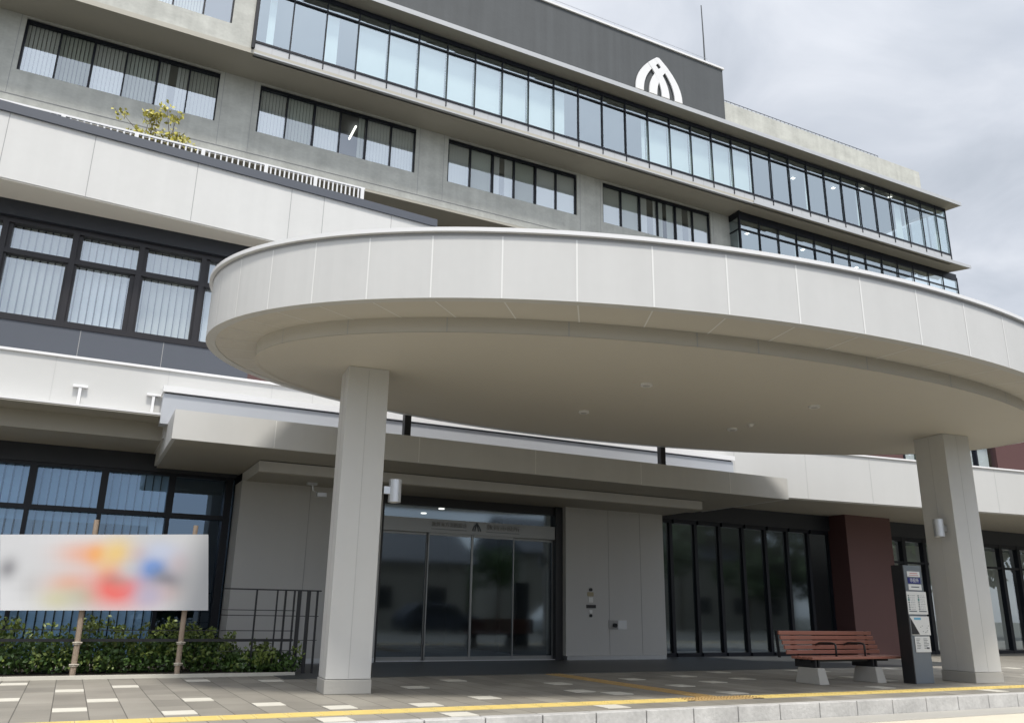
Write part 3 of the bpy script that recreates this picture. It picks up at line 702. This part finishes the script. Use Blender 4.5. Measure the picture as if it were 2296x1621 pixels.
for (x, y, lab) in ((6.82, 9.2, 0), (6.95, 11.08, 0), (9.85, 10.85, 0), (9.79, 8.93, 0)):
    d = obj('downlight', MB().tube([(x, y, ZI-.03), (x, y, ZI+.001)], .085, 20), M['trim'], CA)
    obj('lens', MB().tube([(x, y, ZI-.034), (x, y, ZI-.0295)], .05, 20), M['joint'], d)
obj('detector', MB().tube([(9.85, 10.39, ZI-.05), (9.85, 10.39, ZI+.001)], .03, 16, .06), M['trim'], CA, smooth=True)

# column lamps
def wlamp(x, y, z, side, label):
    L = thing('wall_lamp', label, 'lamp', (x, y, z), 'cylinder lamps on the canopy columns')
    body = MB(); r = .084; h = .30; n = 28
    prof = [(0, -h/2+.01), (r-.012, -h/2+.01), (r-.006, -h/2), (r, -h/2+.004), (r, h/2-.006), (r-.006, h/2), (0, h/2)]
    vs = [(x+pr*math.cos(2*math.pi*k/n), y+pr*math.sin(2*math.pi*k/n), z+pz) for pr, pz in prof for k in range(n)]
    body.add(vs, [(i*n+k, i*n+(k+1) % n, (i+1)*n+(k+1) % n, (i+1)*n+k) for i in range(len(prof)-1) for k in range(n)])
    obj('lamp_body', body, M['alum'], L)
    o = obj('bracket', MB().box(x-side*.16, x-side*.06, y-.035, y+.035, z-.05, z+.05), M['steel'], L, bevel=.004)
    return L
wlamp(3.60, 10.42, 2.48, 1, 'silver cylinder lamp on the left canopy column')
wlamp(13.02, 9.42, 2.47, -1, 'silver cylinder lamp on the right canopy column')

# wall devices
C_ = thing('security_camera', 'small security camera hanging under the porch left of the column', 'camera', (3.75, 15.6, 3.24))
obj('mount', MB().box(3.66, 3.84, 15.56, 15.68, 3.2, 3.244), M['alum'], C_)
obj('arm', MB().tube([(3.76, 15.6, 3.2), (3.78, 15.6, 3.1), (3.88, 15.58, 3.05)], .015, 6), M['steel'], C_)
obj('camera_body', MB().box(3.84, 4.02, 15.5, 15.58, 2.98, 3.07), M['alum'], C_, bevel=.01)
I1 = thing('intercom', 'narrow intercom panel with button plates on the grey entrance wall', 'intercom', (10.23, 16.1, 1.2))
obj('top_sensor', MB().tube([(10.23, 16.06, 1.47), (10.23, 16.099, 1.47)], .035, 16), M['black'], I1)
obj('notice', MB().box(10.15, 10.31, 16.09, 16.099, 1.33, 1.42), mat('brass_plate', (.36, .31, .20), .4), I1)
obj('white_plate', MB().box(10.18, 10.29, 16.085, 16.099, 1.20, 1.31), M['paper'], I1)
obj('black_plate', MB().box(10.12, 10.36, 16.08, 16.099, 1.08, 1.15), M['black'], I1)
obj('small_plate', MB().box(10.195, 10.27, 16.085, 16.099, .97, 1.04), M['paper'], I1)
obj('button', MB().tube([(10.23, 16.075, .92), (10.23, 16.099, .92)], .034, 16), M['black'], I1)
I2 = thing('wall_outlet', 'square steel wall plate with a dark spout and a label beside it', 'wall plate', (10.9, 16.1, .74))
obj('steel_plate', MB().box(10.70, 10.93, 16.085, 16.099, .64, .83), M['jointd'], I2)
obj('spout', MB().tube([(10.84, 16.02, .72), (10.84, 16.085, .73)], .045, 14), M['black'], I2)
obj('label_plate', MB().box(10.95, 11.18, 16.09, 16.099, .64, .83), M['alum'], I2)
for x, lab in ((-.35, 'white T-shaped bracket on the white band, left one'), (.77, 'white T-shaped bracket on the white band, beside the porch end')):
    b = thing('t_bracket', lab, 'bracket', (x, 14.95, 4.19), 'white T brackets above the left awning')
    obj('stem', MB().box(x-.022, x+.022, 14.93, 14.99, 4.056, 4.39), M['trim'], b)
    obj('crossbar', MB().box(x-.11, x+.11, 14.92, 14.99, 4.391, 4.43), M['trim'], b)

# ================= bench =================
B = thing('park_bench', 'reddish brown slatted bench with black armrests on two concrete blocks', 'bench', (11.1, 10, 0))
sl_ = MB()
for i in range(4): sl_.box(10.22, 12.32, 9.80+i*.115, 9.80+i*.115+.095, .355, .395)
obj('seat', sl_, M['bench'], B, bevel=.006)
bk = MB()
for i in range(5):
    z = .415+i*.072; y = 10.27+i*.025
    bk.box(10.17-i*.012, 12.27-i*.012, y, y+.03, z, z+.060)
obj('backrest', bk, M['bench'], B, bevel=.006)
for x in (10.36, 11.62, ):
    obj('leg', MB().add([(x+dx*(.10 if z == 0 else .075), 9.98+dy*(.25 if z == 0 else .2), z) for dx in (-1, 1) for dy in (-1, 1) for z in (0, .235)], [(0, 1, 3, 2), (4, 6, 7, 5), (0, 4, 5, 1), (2, 3, 7, 6), (0, 2, 6, 4), (1, 5, 7, 3)]), M['concs'], B, bevel=.01)
    obj('support', MB().box(x-.05, x-.02, 9.84, 10.26, .236, .355).box(x+.02, x+.05, 9.84, 10.26, .236, .355), M['black'], B)
obj('under_rail', MB().box(10.28, 12.0, 9.90, 9.95, .32, .353).box(10.28, 12.0, 10.12, 10.17, .32, .353), M['black'], B)
for x in (10.82, 11.46): obj('armrest', MB().tube([(x, 9.88, .39), (x, 9.88, .555), (x, 9.90, .58), (x, 9.95, .59), (x, 10.2, .585), (x, 10.29, .555)], .016, 8), M['black'], B, smooth=True)
for x in (10.155, 12.18): obj('back_bracket', MB().slab([(x-.02, .36), (x+.01, .36), (x-.03, .77), (x-.055, .77)], 10.402, 10.44), M['black'], B)

# ================= bus stop totem =================
K = thing('bus_stop_sign', 'slate grey upright bus stop sign with timetable sheets beside the right column', 'sign', (12.3, 9.5, 0))
obj('panel', MB().box(12.04, 12.50, 9.47, 9.60, 0, 1.82), M['totem'], K, bevel=.006)
obj('side_fin', MB().box(12.015, 12.036, 9.44, 9.66, 0, 1.82), M['black'], K)
yp = 9.463
def sheet(nm, x0, x1, z0, z1, m, d=0): return obj(nm, MB().box(x0, x1, yp-d-.002, yp-d+.004, z0, z1), m, K)
s1 = sheet('header_plate', 12.14, 12.44, 1.64, 1.725, M['paper'])
obj('header_print', MB().box(12.2, 12.38, yp-.0045, yp-.0025, 1.69, 1.70).box(12.18, 12.40, yp-.0045, yp-.0025, 1.66, 1.668), M['inkr'], s1)
s2 = sheet('name_plate', 12.14, 12.44, 1.535, 1.625, M['navyp'])
text('stop_name', '市役所', (12.29, yp-.004, 1.58), .075, M['paper'], s2, .21, .001)
s3 = sheet('subtitle_plate', 12.14, 12.45, 1.43, 1.52, M['paper'])
obj('subtitle_print', MB().box(12.2, 12.39, yp-.0045, yp-.0025, 1.47, 1.485), M['ink'], s3)
s4 = sheet('timetable', 12.04, 12.53, 1.05, 1.405, M['paper'], .006)
tt = MB(); y_ = yp-.0105
for c in (0, 1):
    xx = 12.08+c*.235
    for r_ in range(9):
        z = 1.35-r_*.027; tt.box(xx+.006*(r_ % 2), xx+.035, y_, y_+.002, z-.015, z)
        for q in range(3): tt.box(xx+.06+q*.04, xx+.06+q*.04+.012+.018*random.random(), y_, y_+.002, z-.008, z-.003)
    tt.box(xx, xx+.18, y_, y_+.002, 1.09, 1.105)
obj('timetable_print', tt, M['ink'], s4)
tt = MB()
for c in (0, 1): tt.box(12.079+c*.235, 12.115+c*.235, y_-.001, y_, 1.255, 1.30)
obj('timetable_mark', tt, M['teal'], s4)
s5 = sheet('route_map', 12.08, 12.53, .73, 1.02, M['paper'], .006)
obj('map_title', MB().box(12.17, 12.33, y_, y_+.002, .965, 1.0), M['inkb'], s5)
mm = MB()
for k in range(8): xx = 12.28+random.random()*.22; zz = .76+random.random()*.17; mm.box(xx, xx+.02, y_, y_+.002, zz, zz+.008)
obj('map_print', mm, M['ink'], s5)
obj('map_dark_corner', MB().add([(12.082, y_, 1.0), (12.082, y_, .74), (12.27, y_, .74), (12.082, y_+.002, 1.0), (12.082, y_+.002, .74), (12.27, y_+.002, .74)], [(0, 1, 2), (3, 5, 4), (0, 3, 4, 1), (1, 4, 5, 2), (2, 5, 3, 0)]), M['black'], s5)
s6 = sheet('notice_sheet', 12.14, 12.50, .47, .71, M['paper'], .003)
mm = MB()
for k in range(7):
    for q in range(2): mm.box(12.17+q*.17, 12.17+q*.17+.06+.06*random.random(), yp-.0075, yp-.0055, .67-k*.024, .677-k*.024)
mm.box(12.40, 12.46, yp-.0075, yp-.0055, .52, .545)
obj('notice_print', mm, M['ink'], s6)

# ================= planting bed =================
obj('planter_kerb', MB().box(-14, 3.22, 13.45, 13.53, -.1, .045), M['pale'], kind='structure')
obj('soil', MB().box(-14, 3.2, 13.532, 15.2, -.1, .03), M['soil'], kind='structure')
def leaves(mb, c, rad, n, size):
    for _ in range(n):
        while True:
            p = Vector((random.uniform(-1, 1), random.uniform(-1, 1), random.uniform(-1, 1)))
            if .25 < p.length < 1: break
        q = Vector((c[0]+p.x*rad[0], c[1]+p.y*rad[1], c[2]+p.z*rad[2]))
        if q.z < .04: continue
        a = Vector((random.gauss(0, 1), random.gauss(0, 1), random.gauss(0, .7))).normalized(); b = a.orthogonal().normalized()
        b = (b*math.cos(random.random()*6.28)+a.cross(b)*math.sin(random.random()*6.28)).normalized()
        s = size*random.uniform(.6, 1.3); w = b.cross(a)*s*.30; k = b*s
        mb.add([q-k*.5, q+w+Vector((0, 0, .004)), q+k*.5, q-w], [(0, 1, 2, 3)])
shx = -3.0; sid = 0
while shx < 3.1:
    h = .56 if shx < 1.9 else (.5 if shx < 2.3 else .36)
    h *= random.uniform(.85, 1.15)
    cy = 14.24 if shx < 2.2 else 13.95
    s = thing('shrub', 'small glossy green shrub in the low hedge behind the stakes', 'shrub', (shx, cy, .03), 'shrubs of the low hedge')
    lf = MB(); l2 = MB()
    leaves(lf, (shx, cy, h*.45), (.42, .42, h*.5), 820, .07)
    for _ in range(7):
        a, b = random.uniform(-.32, .32), random.uniform(-.3, .25); leaves(l2, (shx+a, cy+b, h*random.uniform(.75, 1.25)), (.10, .12, .10), 26, .065)
    for _ in range(4):
        a, b = random.uniform(-.3, .3), -.36; leaves(l2, (shx+a, cy+b, h*random.uniform(.3, .9)), (.10, .06, .09), 16, .06)
    obj('foliage', lf, M['green'], s); obj('young_leaves', l2, M['green2'], s)
    st = MB()
    for _ in range(6): a = random.uniform(-.2, .2); b = random.uniform(-.15, .15); st.tube([(shx+a*.3, cy+b*.3, .02), (shx+a, cy+b, h*.7)], .008, 5, .004)
    obj('stem', st, M['bark'], s)
    shx += .43
for x0, x1, lab in (((217, 1165), (160, 1522), 'weathered wooden stake holding the banner, the taller one further left'), ((440, 1178), (395, 1515), 'weathered wooden stake holding the right end of the banner')):
    a = at(*x1, 'Y', 13.62); b = at(*x0, 'Y', 13.62)
    s = thing('wooden_stake', lab, 'stake', (a.x, 13.62, 0), 'stakes carrying the banner')
    pts = [(a.x+(b.x-a.x)*k/5+random.uniform(-.006, .006), 13.62, b.z*k/5) for k in range(6)]
    obj('pole', MB().tube(pts, .04, 10, .036), M['wood'], s, smooth=False)
    for z in (.18, .47): 
        xx = a.x+(b.x-a.x)*z/b.z
        obj('rope_tie', MB().tube([(xx-.055, 13.60, z), (xx, 13.565, z+.006), (xx+.06, 13.6, z)], .011, 6).tube([(xx-.05, 13.61, z-.02), (xx, 13.567, z-.015), (xx+.05, 13.61, z-.02)], .009, 6), M['rope'], s)
# banner
c4 = [at(0, 1368, 'Y', 13.53), at(467, 1368, 'Y', 13.53), at(467, 1198, 'Y', 13.53), at(0, 1198, 'Y', 13.53)]
BA = bpy.data.objects.new('banner', bpy.data.meshes.new('banner')); S.collection.objects.link(BA)
bw_, bh_ = c4[1].x-c4[0].x, c4[3].z-c4[0].z
vs = []; fs = []; NX, NZ = 24, 8
for side in (0, 1):
    for j in range(NZ+1):
        for i in range(NX+1):
            u, v_ = i/NX*1.0, j/NZ
            u2 = u
            lo = c4[0].lerp(c4[1], u); hi = c4[3].lerp(c4[2], u); p = lo.lerp(hi, v_)
            vs.append((u, .0, v_)); 
b_v = []
for j in range(NZ+1):
    for i in range(NX+1):
        u, v_ = i/NX, j/NZ; lo = c4[0].lerp(c4[1], u); hi = c4[3].lerp(c4[2], u); p = lo.lerp(hi, v_)
        b_v.append((p.x, p.y+.012*math.sin(u*9+v_*3), p.z))
# mesh laid in unit coordinates through an object-space map: x along, z up
inv = lambda p: ((p[0]-c4[0].x)/bw_, (p[1]-13.53), (p[2]-c4[0].z)/bh_)
me = BA.data
n1_ = len(b_v)
allv = [inv(p) for p in b_v]+[(q[0], q[1]+.006, q[2]) for q in [inv(p) for p in b_v]]
fcs = []
for j in range(NZ):
    for i in range(NX):
        a = j*(NX+1)+i; q = (a, a+1, a+NX+2, a+NX+1); fcs.append(q); fcs.append(tuple(n1_+k for k in q[::-1]))
me.from_pydata(allv, [], fcs); me.materials.append(M['banner'])
BA.location = (c4[0].x, 13.53, c4[0].z); BA.scale = (bw_, 1, bh_)
tag(BA, 'long white banner with blurred orange, yellow, red and blue shapes tied to the stakes', 'banner')
# fence
FE = thing('wire_fence', 'black steel grid fence with a gate post behind the hedge', 'fence', (2.5, 13.75, 0))
YFN = 13.80
obj('top_rail', MB().box(2.10, 3.62, YFN-.01, YFN+.01, 1.24, 1.262), M['black'], FE)
obj('middle_rail', MB().box(-10, 3.22, YFN-.015, YFN+.015, .475, .515), M['black'], FE)
for z in (.635, .94, .86, .34):
    obj('wire', MB().box(-10 if z == .635 else 2.1, 3.22 if z != .86 else 3.6, YFN-.006, YFN+.006, z-.006, z+.006), M['black'], FE)
for x, w in ((2.60, .012), (2.92, .010), (3.05, .014), (3.19, .012), (3.27, .028), (3.42, .028), (3.56, .014)):
    obj('upright', MB().box(x-w, x+w, YFN-.0165, YFN+.0165, 0, 1.24), M['black'], FE)
obj('side_wire', MB().box(3.22, 3.6, YFN-.006, YFN+.006, .49, .50), M['black'], FE)
for x in (-8, -5, -2.4): obj('upright', MB().box(x-.02, x+.02, YFN-.0165, YFN+.0165, 0, .52), M['black'], FE)

# roof plant
pl = thing('small_tree', 'sparse yellow-green bush growing on the podium roof behind the white railing', 'plant', (.2, 18, 9.6))
st = MB(); lf = MB()
for i in range(20):
    px, py = random.choice([(265, 250), (300, 290), (345, 255), (345, 290), (370, 300), (395, 265), (420, 262), (405, 310), (330, 270), (425, 325), (380, 240), (320, 300), (255, 242)])
    p = at(px+random.uniform(-8, 8), py+random.uniform(-6, 6), 'Y', 18)
    b0 = Vector((.2+random.uniform(-.3, .4), 18, 9.7)); md = b0.lerp(p, .55)+Vector((random.uniform(-.1, .1), 0, .15))
    st.tube([b0, md, p], .012, 5, .004)
    for t_ in (.75, .88, 1.0):
        c = md.lerp(p, t_) if t_ < 1 else p
        leaves(lf, c, (.20, .16, .08), 5 if t_ < 1 else 13, .10)
obj('branch', st, M['bark'], pl); obj('foliage', lf, M['ylw'], pl)

# ================= across the street (seen only as reflections; the far tree belt is added to block light) =================
def house(x, y, w, d, h, rh, lab, m):
    H = thing('house', lab, 'house', (x, y, -.17), 'houses across the street')
    obj('wall', MB().box(x-w/2, x+w/2, y-d/2, y+d/2, -.17, h), m, H)
    r_ = MB(); o_ = .5
    r_.add([(x-w/2-o_, y-d/2-o_, h), (x+w/2+o_, y-d/2-o_, h), (x+w/2+o_, y+d/2+o_, h), (x-w/2-o_, y+d/2+o_, h), (x-w/2-o_, y, h+rh), (x+w/2+o_, y, h+rh)], [(0, 1, 5, 4), (2, 3, 4, 5), (0, 4, 3), (1, 2, 5), (0, 3, 2, 1)])
    obj('roof', r_, M['tile'], H)
    for k in range(3):
        xx = x-w/2+w*(k+.6)/3.4
        obj('window', MB().box(xx, xx+1.3, y+d/2, y+d/2+.06, 1, 2.2), M['roomd'], H)
house(15, -17, 11, 8, 3.6, 2.6, 'pale house with dark tiled roof across the street', M['cream'])
house(30, -19, 9, 8, 4.6, 2.6, 'taller pale house with dark tiled roof across the street', M['cream'])
house(-3, -20, 12, 8, 3.2, 2.2, 'low wide house with dark tiled roof across the street', M['cream'])
house(46, -22, 12, 9, 5, 2.4, 'broad house with dark tiled roof far down the street', M['cream'])
for x, y, h, lab in ((23, -14, 4.5, 'round street tree between the houses'), (8, -12, 3.2, 'low round tree before the pale house'), (37, -13, 5.5, 'tall leafy tree near the taller house'), (42, -12, 4.6, 'leafy tree at the end of the row')):
    t_ = thing('street_tree', lab, 'tree', (x, y, -.17), 'trees across the street')
    obj('trunk', MB().tube([(x, y, -.17), (x+.1, y, h*.5), (x, y, h*.8)], .14, 8, .06), M['bark'], t_)
    lf = MB()
    for k in range(9): leaves(lf, (x+random.uniform(-1.2, 1.2), y+random.uniform(-1.2, 1.2), h*random.uniform(.6, 1.0)), (.9, .9, .8), 150, .28)
    obj('crown', lf, M['green'], t_)
dm = MB()  # unseen tree belt, added and raised at the sides to block low sky light
for k in range(80):
    an = math.pi*(.98+k/80*1.12); d_ = 46+random.uniform(-3, 3); cx_, cy_ = 8+d_*math.cos(an), 4+d_*math.sin(an)
    h = random.uniform(3.5, 5)+13*abs(math.cos(an))**3
    for q in range(5): leaves(dm, (cx_+random.uniform(-1.8, 1.8), cy_+random.uniform(-1.8, 1.8), h*random.uniform(.25, .85)), (2.2, 2.2, 2.0), 110, 1.1)
obj('added_tree_belt', dm, M['green'], kind='stuff', label='added far belt of dark green trees that holds back low sky light', cat='trees')
def car(x, y, m, lab):
    c = thing('parked_car', lab, 'car', (x, y, -.17), 'cars parked across the street')
    body = [(-2.1, .15), (2.1, .15), (2.15, .55), (2.0, .8), (1.1, .92), (.6, 1.40), (-1.3, 1.45), (-1.95, .95), (-2.15, .7)]
    b = MB().slab([(x+a, z-.17) for a, z in body], y-.82, y+.82)
    obj('body', b, m, c, bevel=.06)
    obj('side_window', MB().slab([(x+a, z-.17) for a, z in [(.95, .95), (.55, 1.33), (-1.2, 1.36), (-1.6, .95)]], y-.84, y+.84), M['roomd'], c)
    for dx in (-1.3, 1.3):
        for s_ in (-1, 1):
            obj('wheel', MB().tube([(x+dx, y+s_*.70, .16), (x+dx, y+s_*.86, .16)], .32, 20), M['tyre'], c)
car(9.5, -7, M['carp'], 'white car parked across the street')
car(16.5, -7.5, M['cardk'], 'dark car parked across the street')
car(24, -7, M['carp'], 'white car parked farther along the street')

S.cycles.max_bounces = 8; S.cycles.transparent_max_bounces = 12; S.cycles.caustics_reflective = False
